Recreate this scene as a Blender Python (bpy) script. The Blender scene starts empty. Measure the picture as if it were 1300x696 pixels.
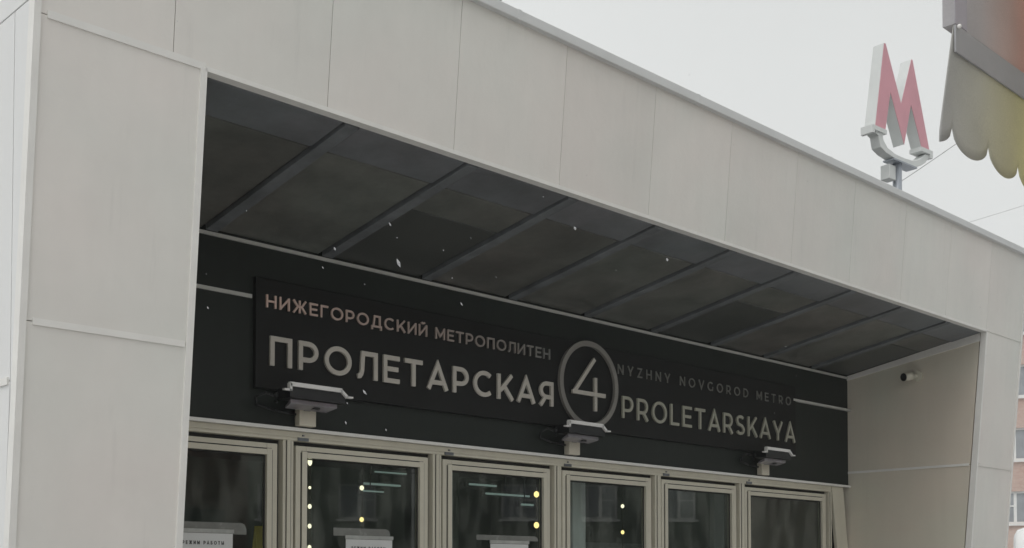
import bpy, math, random
from mathutils import Vector, Matrix
random.seed(7)
SC = bpy.context.scene
COL = SC.collection
PI = math.pi

# ------------------------------------------------------------------ camera
F_PX, CY, YAW, PITCH, ROLL = 1500.71, 685.19, 0.77478, 0.0313, 0.0002
CAMH = 1.6
PW, PH = 1300.0, 696.0
cam_d = bpy.data.cameras.new('camera')
cam = bpy.data.objects.new('camera', cam_d); COL.objects.link(cam)
SC.camera = cam
fw = Vector((math.sin(YAW)*math.cos(PITCH), math.cos(YAW)*math.cos(PITCH), math.sin(PITCH)))
rt = Vector((math.cos(YAW), -math.sin(YAW), 0.0))
up = rt.cross(fw)
cam.matrix_world = Matrix(((rt.x, up.x, -fw.x, 0), (rt.y, up.y, -fw.y, 0), (rt.z, up.z, -fw.z, CAMH), (0, 0, 0, 1)))
cam_d.sensor_fit = 'HORIZONTAL'; cam_d.sensor_width = 36
cam_d.lens = 36*F_PX/PW
cam_d.shift_x = 0.0
cam_d.shift_y = (CY-PH/2)/PW
cam_d.clip_start = 0.05; cam_d.clip_end = 3000
SC.render.resolution_x = 1024; SC.render.resolution_y = 548

def at(px, py, Y):
    """the point of the vertical plane y=Y seen in direction (px, py)"""
    d = fw + rt*((px-PW/2)/F_PX) + up*((CY-py)/F_PX)
    t = Y/d.y
    return Vector((d.x*t, Y, CAMH+d.z*t))

# ------------------------------------------------------------------ sky, sun, exposure
world = bpy.data.worlds.new('World'); SC.world = world; world.use_nodes = True
wn = world.node_tree; wn.nodes.clear()
SUN_EL, SUN_AZ = math.radians(58), math.radians(-105)      # azimuth from +Y towards +X
sky = wn.nodes.new('ShaderNodeTexSky'); sky.sky_type = 'NISHITA'; sky.sun_disc = False
sky.sun_elevation = SUN_EL; sky.sun_rotation = SUN_AZ
sky.air_density = 1.0; sky.dust_density = 6.0; sky.ozone_density = 1.0
hs = wn.nodes.new('ShaderNodeHueSaturation'); hs.inputs['Saturation'].default_value = 0.06
mx = wn.nodes.new('ShaderNodeMix'); mx.data_type = 'RGBA'; mx.inputs[0].default_value = 0.80
mx.inputs[7].default_value = (5.30, 5.42, 5.36, 1)          # even overcast deck
bg = wn.nodes.new('ShaderNodeBackground'); bg.inputs['Strength'].default_value = 0.13
wo = wn.nodes.new('ShaderNodeOutputWorld')
tcw = wn.nodes.new('ShaderNodeTexCoord'); cn = wn.nodes.new('ShaderNodeTexNoise'); cn.inputs['Scale'].default_value = 1.6; cn.inputs['Detail'].default_value = 5
cr_ = wn.nodes.new('ShaderNodeMapRange'); cr_.inputs[1].default_value = .3; cr_.inputs[2].default_value = .7; cr_.inputs[3].default_value = .95; cr_.inputs[4].default_value = 1.05
cs = wn.nodes.new('ShaderNodeVectorMath'); cs.operation = 'SCALE'; cs.inputs[0].default_value = (5.30, 5.42, 5.36)
wn.links.new(tcw.outputs['Generated'], cn.inputs['Vector']); wn.links.new(cn.outputs['Fac'], cr_.inputs[0]); wn.links.new(cr_.outputs[0], cs.inputs['Scale']); wn.links.new(cs.outputs[0], mx.inputs[7])
wn.links.new(sky.outputs[0], hs.inputs['Color']); wn.links.new(hs.outputs[0], mx.inputs[6])
wn.links.new(mx.outputs[2], bg.inputs['Color']); wn.links.new(bg.outputs[0], wo.inputs['Surface'])
sd = bpy.data.lights.new('sun', 'SUN'); sd.energy = 0.6; sd.angle = math.radians(40); sd.color = (1, .97, .93)
so = bpy.data.objects.new('sun', sd); COL.objects.link(so)
sv = Vector((math.sin(SUN_AZ)*math.cos(SUN_EL), math.cos(SUN_AZ)*math.cos(SUN_EL), math.sin(SUN_EL)))
so.rotation_euler = sv.to_track_quat('Z', 'Y').to_euler(); so.location = (-10, -5, 20)
SC.view_settings.view_transform = 'Standard'; SC.view_settings.look = 'None'
SC.view_settings.gamma = 1; SC.view_settings.exposure = 0.30

# ------------------------------------------------------------------ materials
def mat(name, col, rough=.6, metal=0., var=.06, scale=3., streak=0., bump=0., bscale=60., objvar=0., spec=.5, detail=6, drift=0.):
    m = bpy.data.materials.new(name); m.use_nodes = True
    nt = m.node_tree; N = nt.nodes; L = nt.links
    b = N['Principled BSDF']
    b.inputs['Roughness'].default_value = rough; b.inputs['Metallic'].default_value = metal
    b.inputs['Specular IOR Level'].default_value = spec
    tc = N.new('ShaderNodeTexCoord')
    nz = N.new('ShaderNodeTexNoise'); nz.inputs['Scale'].default_value = scale; nz.inputs['Detail'].default_value = detail
    nz.inputs['Roughness'].default_value = .65
    L.new(tc.outputs['Object'], nz.inputs['Vector'])
    fac = nz.outputs['Fac']
    if streak:
        mp = N.new('ShaderNodeMapping'); mp.inputs['Scale'].default_value = (7, 7, .5)
        L.new(tc.outputs['Object'], mp.inputs['Vector'])
        n2 = N.new('ShaderNodeTexNoise'); n2.inputs['Scale'].default_value = 2.2; n2.inputs['Detail'].default_value = 5
        L.new(mp.outputs[0], n2.inputs['Vector'])
        mm = N.new('ShaderNodeMix'); mm.inputs[0].default_value = streak
        L.new(fac, mm.inputs[2]); L.new(n2.outputs['Fac'], mm.inputs[3]); fac = mm.outputs[0]
    mr = N.new('ShaderNodeMapRange'); mr.inputs[1].default_value = .25; mr.inputs[2].default_value = .75
    mr.inputs[3].default_value = 1-var; mr.inputs[4].default_value = 1+var
    L.new(fac, mr.inputs[0])
    v = mr.outputs[0]
    if objvar:
        oi = N.new('ShaderNodeObjectInfo')
        m2 = N.new('ShaderNodeMapRange'); m2.inputs[3].default_value = 1-objvar; m2.inputs[4].default_value = 1+objvar
        L.new(oi.outputs['Random'], m2.inputs[0])
        mu = N.new('ShaderNodeMath'); mu.operation = 'MULTIPLY'
        L.new(v, mu.inputs[0]); L.new(m2.outputs[0], mu.inputs[1]); v = mu.outputs[0]
    vm = N.new('ShaderNodeVectorMath'); vm.operation = 'SCALE'; vm.inputs[0].default_value = col
    L.new(v, vm.inputs['Scale'])
    if drift:
        n3 = N.new('ShaderNodeTexNoise'); n3.inputs['Scale'].default_value = .9; n3.inputs['Detail'].default_value = 3
        L.new(tc.outputs['Object'], n3.inputs['Vector'])
        m3 = N.new('ShaderNodeMapRange'); m3.inputs[1].default_value = .35; m3.inputs[2].default_value = .65
        cm = N.new('ShaderNodeMix'); cm.data_type = 'RGBA'
        cm.inputs[6].default_value = (1+drift*.5, 1-drift*.3, 1-drift*.6, 1); cm.inputs[7].default_value = (1-drift*.8, 1-drift*.1, 1-drift*.5, 1)
        L.new(n3.outputs['Fac'], m3.inputs[0]); L.new(m3.outputs[0], cm.inputs[0])
        # run-off marks: thin vertical stains that come and go
        mp4 = N.new('ShaderNodeMapping'); mp4.inputs['Scale'].default_value = (9, 9, .35)
        n4 = N.new('ShaderNodeTexNoise'); n4.inputs['Scale'].default_value = 1.6; n4.inputs['Detail'].default_value = 7; n4.inputs['Roughness'].default_value = .7
        L.new(tc.outputs['Object'], mp4.inputs['Vector']); L.new(mp4.outputs[0], n4.inputs['Vector'])
        m4 = N.new('ShaderNodeMapRange'); m4.inputs[1].default_value = .58; m4.inputs[2].default_value = .80; m4.inputs[3].default_value = 1; m4.inputs[4].default_value = .90
        L.new(n4.outputs['Fac'], m4.inputs[0])
        v3 = N.new('ShaderNodeVectorMath'); v3.operation = 'MULTIPLY'; L.new(vm.outputs[0], v3.inputs[0]); L.new(cm.outputs[2], v3.inputs[1])
        v4 = N.new('ShaderNodeVectorMath'); v4.operation = 'SCALE'; L.new(v3.outputs[0], v4.inputs[0]); L.new(m4.outputs[0], v4.inputs['Scale'])
        L.new(v4.outputs[0], b.inputs['Base Color'])
    else: L.new(vm.outputs[0], b.inputs['Base Color'])
    r2 = N.new('ShaderNodeMapRange'); r2.inputs[3].default_value = max(.02, rough-.08); r2.inputs[4].default_value = min(1, rough+.1)
    L.new(nz.outputs['Fac'], r2.inputs[0]); L.new(r2.outputs[0], b.inputs['Roughness'])
    if bump:
        nb = N.new('ShaderNodeTexNoise'); nb.inputs['Scale'].default_value = bscale; nb.inputs['Detail'].default_value = 4
        L.new(tc.outputs['Object'], nb.inputs['Vector'])
        bp = N.new('ShaderNodeBump'); bp.inputs['Strength'].default_value = bump; bp.inputs['Distance'].default_value = .02
        L.new(nb.outputs['Fac'], bp.inputs['Height']); L.new(bp.outputs[0], b.inputs['Normal'])
    return m

def glow(name, col, strength):
    m = bpy.data.materials.new(name); m.use_nodes = True
    b = m.node_tree.nodes['Principled BSDF']
    b.inputs['Base Color'].default_value = (*col, 1)
    b.inputs['Emission Color'].default_value = (*col, 1); b.inputs['Emission Strength'].default_value = strength
    return m

def glass_mat(name, tint=.8, ior=1.5, rough=.0):
    m = bpy.data.materials.new(name); m.use_nodes = True
    nt = m.node_tree; N = nt.nodes; L = nt.links; N.clear()
    o = N.new('ShaderNodeOutputMaterial'); mix = N.new('ShaderNodeMixShader')
    tr = N.new('ShaderNodeBsdfTransparent'); tr.inputs[0].default_value = (tint*.96, tint, tint*.97, 1)
    gl = N.new('ShaderNodeBsdfGlossy'); gl.inputs['Roughness'].default_value = rough
    fr = N.new('ShaderNodeFresnel'); fr.inputs[0].default_value = ior
    tc = N.new('ShaderNodeTexCoord'); nz = N.new('ShaderNodeTexNoise')
    ge = N.new('ShaderNodeNewGeometry'); ml = N.new('ShaderNodeMapRange')   # same index seen from either side of the thin pane
    ml.inputs[3].default_value = ior; ml.inputs[4].default_value = 1/ior
    L.new(ge.outputs['Backfacing'], ml.inputs[0]); L.new(ml.outputs[0], fr.inputs[0])
    gl2 = N.new('ShaderNodeBsdfDiffuse'); gl2.inputs[0].default_value = (.55, .57, .52, 1)      # dust film in smears
    mp = N.new('ShaderNodeMapping'); mp.inputs['Scale'].default_value = (3, 1, .9); nz.inputs['Scale'].default_value = 3.2; nz.inputs['Detail'].default_value = 6
    L.new(tc.outputs['Object'], mp.inputs['Vector']); L.new(mp.outputs[0], nz.inputs['Vector'])
    dr = N.new('ShaderNodeMapRange'); dr.inputs[1].default_value = .42; dr.inputs[2].default_value = .80; dr.inputs[3].default_value = .0; dr.inputs[4].default_value = .12
    L.new(nz.outputs['Fac'], dr.inputs[0]); dm = N.new('ShaderNodeMixShader')
    L.new(dr.outputs[0], dm.inputs[0]); L.new(tr.outputs[0], dm.inputs[1]); L.new(gl2.outputs[0], dm.inputs[2])
    L.new(fr.outputs[0], mix.inputs[0]); L.new(dm.outputs[0], mix.inputs[1]); L.new(gl.outputs[0], mix.inputs[2])
    L.new(mix.outputs[0], o.inputs['Surface'])
    return m

M = dict(
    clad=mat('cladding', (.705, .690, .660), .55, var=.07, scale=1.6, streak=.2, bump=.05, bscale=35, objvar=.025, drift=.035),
    clad_in=mat('cladding_porch', (.62, .585, .505), .5, var=.06, scale=1.3, streak=.3, bump=.04, bscale=35, drift=.06),  # same cladding, tinted for warm light reflected in the porch
    clad_side=mat('cladding_side', (.72, .725, .72), .55, var=.04, scale=1.1, streak=.3, bump=.04, bscale=35),
    trim=mat('cladding_trim', (.76, .75, .72), .45, var=.05, scale=8),
    coping=mat('coping_metal', (.60, .61, .61), .4, var=.06, scale=5),
    backing=mat('joint_backing', (.16, .155, .15), .9),
    darkwall=mat('dark_wall_cladding', (.013, .0175, .0145), .5, var=.2, scale=2.5, streak=.5, bump=.03, bscale=20, spec=.3),
    strip=mat('light_strip', (.50, .50, .47), .5, var=.08, scale=12),
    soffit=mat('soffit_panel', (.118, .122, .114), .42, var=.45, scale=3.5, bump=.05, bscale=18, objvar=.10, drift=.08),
    soffit_front=mat('soffit_front_panel', (.130, .140, .155), .42, var=.35, scale=3.5, bump=.05, bscale=18, objvar=.10, drift=.08),  # bluish lift partly paints in glare and reflections on the front row
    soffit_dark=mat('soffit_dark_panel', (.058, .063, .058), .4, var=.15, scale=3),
    rib=mat('soffit_rib', (.128, .139, .148), .6, var=.4, scale=5),
    board=mat('sign_board', (.008, .0085, .008), .5, var=.25, scale=3, spec=.25),
    let_a=mat('letter_bright', (.60, .52, .46), .45, var=.08, scale=10),
    let_a2=mat('letter_dim', (.30, .29, .265), .5, var=.12, scale=10),
    let_b=mat('letter_white', (.52, .49, .435), .45, var=.08, scale=10),
    let_c=mat('letter_grey', (.15, .15, .135), .6, var=.2, scale=14),
    let_d=mat('letter_cream', (.36, .355, .29), .45, var=.08, scale=10),
    ring=mat('ring_grey', (.235, .225, .205), .45, var=.12, scale=6),
    frame=mat('door_frame', (.60, .570, .47), .42, var=.08, scale=6, streak=.4, objvar=.03),
    frame_dark=mat('door_gasket', (.02, .02, .018), .7),
    glass=glass_mat('door_glass', .82),
    housepane=mat('house_pane', (.33, .35, .37), .2, var=.35, scale=.6),
    winglass=mat('window_glass', (.10, .115, .13), .12, var=.3, scale=.4),
    paper=mat('paper', (.62, .63, .62), .7, var=.04, scale=8),
    tape=mat('plastic_strip', (.40, .41, .39), .3, var=.25, scale=14),
    ink=mat('ink', (.06, .06, .06), .8),
    lamp_white=mat('lamp_bracket', (.80, .79, .77), .4, var=.04, scale=20),
    lamp_black=mat('lamp_body', (.012, .013, .014), .5, var=.2, scale=20),
    lamp_lens=mat('lamp_lens', (.20, .19, .205), .15, var=.2, scale=20),
    lampbox=mat('junction_box', (.60, .56, .46), .5, var=.08, scale=10),
    camwhite=mat('camera_shell', (.62, .60, .50), .4, var=.05, scale=10),
    m_red=mat('metro_red', (.64, .31, .36), .45, var=.10, scale=3),  # red paled to paint in the glare and haze over it
    m_white=mat('metro_white', (.66, .68, .67), .5, var=.07, scale=5),
    pole=mat('mast_steel', (.36, .39, .43), .4, metal=.3, var=.1, scale=6),
    wire=mat('wire', (.30, .30, .30), .7),
    ground=mat('ground', (.50, .50, .51), .85, var=.25, scale=.5, bump=.2, bscale=8),
    paving=mat('paving', (.46, .455, .45), .7, var=.2, scale=2, bump=.1, bscale=20, objvar=.06),
    inwall=mat('interior_wall', (.17, .20, .17), .6, var=.25, scale=1.3),
    infloor=mat('interior_floor', (.12, .12, .11), .4, var=.2, scale=2),
    inceil=mat('interior_ceiling', (.10, .11, .10), .7, var=.1),
    sky_strip=mat('sky_reflection_strip', (.86, .88, .92), .5, var=.25, scale=2.5),  # brightness of reflected sky put into the colour
    incol=mat('interior_column', (.55, .57, .60), .5, var=.15, scale=3),
    bulb_w=glow('bulb_white', (1.0, .93, .66), 1.7),
    bulb_y=glow('bulb_yellow', (1.0, .76, .30), 1.9),
    fill_tube=glow('fill_ceiling_tube', (.80, 1.0, .88), 2.2),
    tube=glow('tube_light', (.62, .80, .76), .22),
    cord=mat('cord', (.05, .045, .03), .6),
    yellow=mat('yellow_cloth', (.62, .50, .06), .7, var=.15, scale=8),
    vanw=mat('van_paint', (.80, .80, .79), .25, var=.03, scale=2),
    van_dark=mat('van_trim', (.03, .03, .03), .4),
    rubber=mat('rubber', (.02, .02, .02), .8),
    winframe=mat('window_frame', (.78, .78, .76), .5, var=.04),
    snow=mat('snow', (.85, .86, .88), .9, var=.02),
    kiosk=mat('kiosk_wall', (.40, .30, .28), .6, var=.1),
    tube_grey=mat('awning_hem', (.36, .36, .375), .6, var=.1, scale=6),
    roof=mat('roof_felt', (.12, .12, .12), .9, var=.2, scale=2),
    added_dark_wall=mat('added_block_wall', (.13, .15, .12), .9, var=.4, scale=.15),  # wall of the unseen blocks, kept dark for the glass reflections
    concrete=mat('concrete', (.45, .44, .41), .8, var=.12, scale=1),
)

def brick_mat():
    m = bpy.data.materials.new('brick_wall'); m.use_nodes = True
    N = m.node_tree.nodes; L = m.node_tree.links; b = N['Principled BSDF']; b.inputs['Roughness'].default_value = .9
    tc = N.new('ShaderNodeTexCoord'); mp = N.new('ShaderNodeMapping'); mp.inputs['Rotation'].default_value = (PI/2, 0, 0)
    br = N.new('ShaderNodeTexBrick'); br.inputs['Scale'].default_value = 4
    br.inputs['Color1'].default_value = (.50, .30, .24, 1); br.inputs['Color2'].default_value = (.58, .40, .33, 1)
    br.inputs['Mortar'].default_value = (.52, .50, .47, 1); br.inputs['Mortar Size'].default_value = .02
    nz = N.new('ShaderNodeTexNoise'); nz.inputs['Scale'].default_value = .8
    mi = N.new('ShaderNodeMix'); mi.data_type = 'RGBA'; mi.inputs[7].default_value = (.56, .47, .42, 1)
    mr = N.new('ShaderNodeMapRange'); mr.inputs[1].default_value = .35; mr.inputs[2].default_value = .7; mr.inputs[4].default_value = .6
    L.new(tc.outputs['Object'], mp.inputs['Vector']); L.new(mp.outputs[0], br.inputs['Vector'])
    L.new(tc.outputs['Object'], nz.inputs['Vector']); L.new(nz.outputs['Fac'], mr.inputs[0])
    L.new(mr.outputs[0], mi.inputs[0]); L.new(br.outputs['Color'], mi.inputs[6]); L.new(mi.outputs[2], b.inputs['Base Color'])
    return m
M['brick'] = brick_mat()

def awning_mat(name, stops, sx=1., off=0.):
    """woven fabric in broad printed colour bands along local x, slightly see-through"""
    m = bpy.data.materials.new(name); m.use_nodes = True
    N = m.node_tree.nodes; L = m.node_tree.links; b = N['Principled BSDF']; b.inputs['Roughness'].default_value = .8
    tc = N.new('ShaderNodeTexCoord'); sp = N.new('ShaderNodeSeparateXYZ'); mr = N.new('ShaderNodeMapRange')
    mr.inputs[1].default_value = off; mr.inputs[2].default_value = off+sx
    nz = N.new('ShaderNodeTexNoise'); nz.inputs['Scale'].default_value = 6
    ad = N.new('ShaderNodeMath'); ad.operation = 'MULTIPLY_ADD'; ad.inputs[1].default_value = .08
    L.new(tc.outputs['Object'], sp.inputs[0]); L.new(tc.outputs['Object'], nz.inputs['Vector'])
    L.new(sp.outputs['X'], mr.inputs[0]); L.new(nz.outputs['Fac'], ad.inputs[0]); L.new(mr.outputs[0], ad.inputs[2])
    cr = N.new('ShaderNodeValToRGB'); L.new(ad.outputs[0], cr.inputs[0])
    while len(cr.color_ramp.elements) < len(stops): cr.color_ramp.elements.new(.5)
    for e, (p, c) in zip(cr.color_ramp.elements, stops): e.position = p; e.color = (*c, 1)
    wv = N.new('ShaderNodeTexNoise'); wv.inputs['Scale'].default_value = 260; wv.inputs['Detail'].default_value = 2
    w2 = N.new('ShaderNodeTexNoise'); w2.inputs['Scale'].default_value = 5; w2.inputs['Detail'].default_value = 6
    L.new(tc.outputs['Object'], wv.inputs['Vector']); L.new(tc.outputs['Object'], w2.inputs['Vector'])
    a2 = N.new('ShaderNodeMath'); a2.operation = 'ADD'; L.new(wv.outputs['Fac'], a2.inputs[0]); L.new(w2.outputs['Fac'], a2.inputs[1])
    m2 = N.new('ShaderNodeMapRange'); m2.inputs[1].default_value = .7; m2.inputs[2].default_value = 1.3; m2.inputs[3].default_value = .88; m2.inputs[4].default_value = 1.06
    L.new(a2.outputs[0], m2.inputs[0]); vs = N.new('ShaderNodeVectorMath'); vs.operation = 'SCALE'
    L.new(cr.outputs[0], vs.inputs[0]); L.new(m2.outputs[0], vs.inputs['Scale'])
    bp = N.new('ShaderNodeBump'); bp.inputs['Strength'].default_value = .25; bp.inputs['Distance'].default_value = .01
    L.new(w2.outputs['Fac'], bp.inputs['Height']); L.new(bp.outputs[0], b.inputs['Normal'])
    L.new(vs.outputs[0], b.inputs['Base Color'])
    tl = N.new('ShaderNodeBsdfTranslucent'); L.new(vs.outputs[0], tl.inputs[0])
    ms = N.new('ShaderNodeMixShader'); ms.inputs[0].default_value = .5
    L.new(b.outputs[0], ms.inputs[1]); L.new(tl.outputs[0], ms.inputs[2])
    L.new(ms.outputs[0], N['Material Output'].inputs['Surface'])
    return m

sm_ = M['snow'].node_tree
_o = sm_.nodes['Material Output']; _t = sm_.nodes.new('ShaderNodeBsdfTransparent'); _m = sm_.nodes.new('ShaderNodeMixShader'); _m.inputs[0].default_value = .30
sm_.links.new(_t.outputs[0], _m.inputs[1]); sm_.links.new(sm_.nodes['Principled BSDF'].outputs[0], _m.inputs[2]); sm_.links.new(_m.outputs[0], _o.inputs['Surface'])

# ------------------------------------------------------------------ mesh helpers
class MB:
    def __init__(s): s.v = []; s.f = []; s.sm = []
    def poly(s, pts, smooth=False):
        n = len(s.v); s.v += [tuple(p) for p in pts]; s.f.append(tuple(range(n, n+len(pts)))); s.sm.append(smooth); return s
    def prism(s, a, b):
        """closed solid between two outlines with the same count"""
        n = len(s.v); k = len(a); s.v += [tuple(p) for p in a]+[tuple(p) for p in b]
        s.f.append(tuple(range(n, n+k))); s.f.append(tuple(range(n+2*k-1, n+k-1, -1)))
        for i in range(k):
            j = (i+1) % k; s.f.append((n+j, n+i, n+k+i, n+k+j))
        s.sm += [False]*(k+2); return s
    def box(s, x0, x1, y0, y1, z0, z1):
        return s.prism([(x0, y0, z0), (x1, y0, z0), (x1, y0, z1), (x0, y0, z1)], [(x0, y1, z0), (x1, y1, z0), (x1, y1, z1), (x0, y1, z1)])
    def tube(s, p, q, r, r2=None, n=12):
        p = Vector(p); q = Vector(q); r2 = r if r2 is None else r2
        d = (q-p).normalized(); a = d.orthogonal().normalized(); b = d.cross(a)
        ra = [p+(a*math.cos(2*PI*i/n)+b*math.sin(2*PI*i/n))*r for i in range(n)]
        rb = [q+(a*math.cos(2*PI*i/n)+b*math.sin(2*PI*i/n))*r2 for i in range(n)]
        k = len(s.sm); s.prism(ra, rb)
        for i in range(k+2, k+2+n): s.sm[i] = True
        return s
    def ball(s, c, rx, ry=None, rz=None, n=12, m=8):
        ry = rx if ry is None else ry; rz = rx if rz is None else rz; b = len(s.v)
        s.v.append((c[0], c[1], c[2]+rz))
        for j in range(1, m):
            t = PI*j/m
            for i in range(n):
                u = 2*PI*i/n; s.v.append((c[0]+rx*math.sin(t)*math.cos(u), c[1]+ry*math.sin(t)*math.sin(u), c[2]+rz*math.cos(t)))
        s.v.append((c[0], c[1], c[2]-rz)); e = len(s.v)-1
        for i in range(n):
            i2 = (i+1) % n
            s.f.append((b, b+1+i, b+1+i2)); s.f.append((e, b+1+(m-2)*n+i2, b+1+(m-2)*n+i)); s.sm += [True]*2
            for j in range(m-2):
                s.f.append((b+1+j*n+i, b+1+(j+1)*n+i, b+1+(j+1)*n+i2, b+1+j*n+i2)); s.sm.append(True)
        return s
    def path(s, pts, r, n=6):
        for a, b in zip(pts, pts[1:]): s.tube(a, b, r, n=n)
        return s
    def mesh(s, name, m, origin=(0, 0, 0)):
        me = bpy.data.meshes.new(name); o = Vector(origin)
        me.from_pydata([tuple(Vector(v)-o) for v in s.v], [], s.f); me.materials.append(m)
        me.polygons.foreach_set('use_smooth', s.sm)
        import bmesh
        bm = bmesh.new(); bm.from_mesh(me); bmesh.ops.recalc_face_normals(bm, faces=bm.faces); bm.to_mesh(me); bm.free()
        return me
    def build(s, name, m, parent=None, origin=(0, 0, 0), bevel=0.):
        ob = bpy.data.objects.new(name, s.mesh(name, m, origin)); COL.objects.link(ob)
        if parent is not None:
            ob.parent = parent
            w = Vector(origin)
            if w.length > 0: ob.location = w
        else: ob.location = origin
        if bevel:
            bv = ob.modifiers.new('bevel', 'BEVEL'); bv.width = bevel; bv.segments = 2; bv.limit_method = 'ANGLE'
        return ob

def empty(name, loc=(0, 0, 0), rz=0.):
    o = bpy.data.objects.new(name, None); o.empty_display_size = .1; COL.objects.link(o)
    o.location = loc; o.rotation_euler = (0, 0, rz); return o
def tag(o, label=None, cat=None, group=None, kind=None):
    if label: o['label'] = label
    if cat: o['category'] = cat
    if group: o['group'] = group
    if kind: o['kind'] = kind
    return o
def copy_tree(o, parent=None):
    c = o.copy(); COL.objects.link(c)
    if parent is not None: c.parent = parent
    for ch in list(o.children): copy_tree(ch, c)
    return c

# ------------------------------------------------------------------ measures of the entrance pavilion (metres)
ZB, ZT = 3.648, 4.378            # fascia bottom and top
YB, TILT = 4.2207, 0.0875        # front plane: y at z=ZB, leaning outwards towards the top
def yf(z, d=0.): return YB-TILT*(z-ZB)-d
XL, XPL, XJ, XR = 1.716, 2.403, 9.642, 10.353
YD = 5.5                         # dark back wall of the porch
Z1, Z2, Z3 = 3.410, 3.1075, 2.4185
YEND = 10.8

def front(x0, x1, z0, z1, d=0., t=.02, g=0.0014):
    """a sheet on the leaning front plane, its face d proud and t thick"""
    x0 += g; x1 -= g; z0 += g; z1 -= g
    return MB().prism([(x0, yf(z0, d), z0), (x1, yf(z0, d), z0), (x1, yf(z1, d), z1), (x0, yf(z1, d), z1)],
                      [(x0, yf(z0, d)+t, z0), (x1, yf(z0, d)+t, z0), (x1, yf(z1, d)+t, z1), (x0, yf(z1, d)+t, z1)])

# ------------------------------------------------------------------ setting: ground
g = MB(); g.poly([(-900, -900, 0), (900, -900, 0), (900, 900, 0), (-900, 900, 0)])
tag(g.build('ground', M['ground']), kind='structure')
g = MB(); g.box(-8, 18, -9, 5.45, -.3, .012)
tag(g.build('pavement', M['paving']), kind='structure')

# ------------------------------------------------------------------ the metro entrance pavilion
B = tag(empty('metro_entrance', (XL, YB, 0)), 'grey panelled metro station entrance pavilion with a deep porch over glazed doors', 'metro entrance')
def part(mb, name, m, parent=B, bevel=0.):
    """build in world coordinates, then hang under the parent"""
    o = mb.build(name, m, bevel=bevel)
    o.parent = parent
    if parent is not None:
        bpy_inv = Matrix.Translation(-parent_world(parent)); o.matrix_parent_inverse = bpy_inv
    return o
def parent_world(p):
    v = Vector((0, 0, 0))
    while p is not None:
        v += p.location; 
        if p.parent is not None and p.matrix_parent_inverse is not None: v += p.matrix_parent_inverse.translation
        p = p.parent
    return v

# load-bearing body behind the cladding
c = MB()
c.prism([(XL+.03, yf(0)+.022, 0), (XL+.03, yf(ZB)+.022, ZB+.03), (XL+.03, YEND, ZB+.03), (XL+.03, YEND, 0)],
        [(XPL-.03, yf(0)+.022, 0), (XPL-.03, yf(ZB)+.022, ZB+.03), (XPL-.03, YEND, ZB+.03), (XPL-.03, YEND, 0)])
c.prism([(XJ+.03, yf(0)+.022, 0), (XJ+.03, yf(ZB)+.022, ZB+.03), (XJ+.03, YEND, ZB+.03), (XJ+.03, YEND, 0)],
        [(XR-.03, yf(0)+.022, 0), (XR-.03, yf(ZB)+.022, ZB+.03), (XR-.03, YEND, ZB+.03), (XR-.03, YEND, 0)])
c.prism([(XL+.03, yf(ZB)+.022, ZB+.035), (XL+.03, yf(ZT)+.022, ZT-.02), (XL+.03, YEND, ZT-.02), (XL+.03, YEND, ZB+.035)],
        [(XR-.03, yf(ZB)+.022, ZB+.035), (XR-.03, yf(ZT)+.022, ZT-.02), (XR-.03, YEND, ZT-.02), (XR-.03, YEND, ZB+.035)])
part(c, 'wall_core', M['backing'])
part(MB().box(XL+.05, XR-.05, yf(ZT)+.06, YEND-.05, ZT-.015, ZT+.005), 'flat_roof', M['roof'])

# fascia panels
xs = [XL] + [2.2622+.7385*k for k in range(0, 11)] + [XR]
xs = [x for x in xs if x < XR-.2]+[XR]
for a, b in zip(xs, xs[1:]):
    part(front(a, b, ZB, ZT), 'cladding_panel', M['clad'], bevel=.0015)
# front pillars
ZJ = 2.5385
for a, b in ((XL, XPL), (XJ, XR)):
    for z0, z1 in ((0.012, 1.2), (1.2, ZJ), (ZJ, ZB)):
        part(front(a, b, z0, z1), 'cladding_panel', M['clad'], bevel=.0015)
    for z in (1.2, ZJ) if a == XL else (1.2, ZJ):
        part(front(a+.045, b-.028, z-.0125, z+.0125, d=.006, t=.01, g=0), 'joint_strip', M['clad'] if a == XJ else M['trim'])
part(front(XL+.045, XPL, ZB-.012, ZB+.016, d=.006, t=.01, g=0), 'joint_strip', M['trim'])
part(front(XJ+.03, XR-.01, ZB-.008, ZB+.008, d=.005, t=.01, g=0), 'joint_strip', M['clad'])
# light corner trims round the opening
part(front(XPL-.022, XPL+.006, 0.012, ZB-.004, d=.010, t=.05, g=0), 'corner_trim', M['trim'])
part(front(XJ-.004, XJ+.020, 0.012, ZB-.004, d=.010, t=.05, g=0), 'corner_trim', M['trim'])
part(front(XPL-.002, XJ+.02, ZB-.016, ZB+.003, d=.010, t=.05, g=0), 'corner_trim', M['trim'])
part(front(XL-.006, XL+.020, 0.012, ZT, d=.008, t=.05, g=0), 'corner_trim', M['trim'])
part(front(XR-.02, XR+.006, 0.012, ZT, d=.008, t=.05, g=0), 'corner_trim', M['trim'])
# coping
cp = MB()
z0, z1 = ZT-.004, ZT+.047
cp.prism([(XL-.03, yf(ZT, .035), z0), (XR+.03, yf(ZT, .035), z0), (XR+.03, yf(ZT, .035), z1), (XL-.03, yf(ZT, .035), z1)],
         [(XL-.03, yf(ZT)+.25, z0+.01), (XR+.03, yf(ZT)+.25, z0+.01), (XR+.03, yf(ZT)+.25, z1-.012), (XL-.03, yf(ZT)+.25, z1-.012)])
part(cp, 'coping', M['coping'], bevel=.004)
part(MB().box(XL-.03, XL+.2, yf(ZT)+.252, YEND, ZT-.004, ZT+.04), 'coping', M['coping'])
part(MB().box(XR-.2, XR+.03, yf(ZT)+.252, YEND, ZT-.004, ZT+.04), 'coping', M['coping'])

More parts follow.
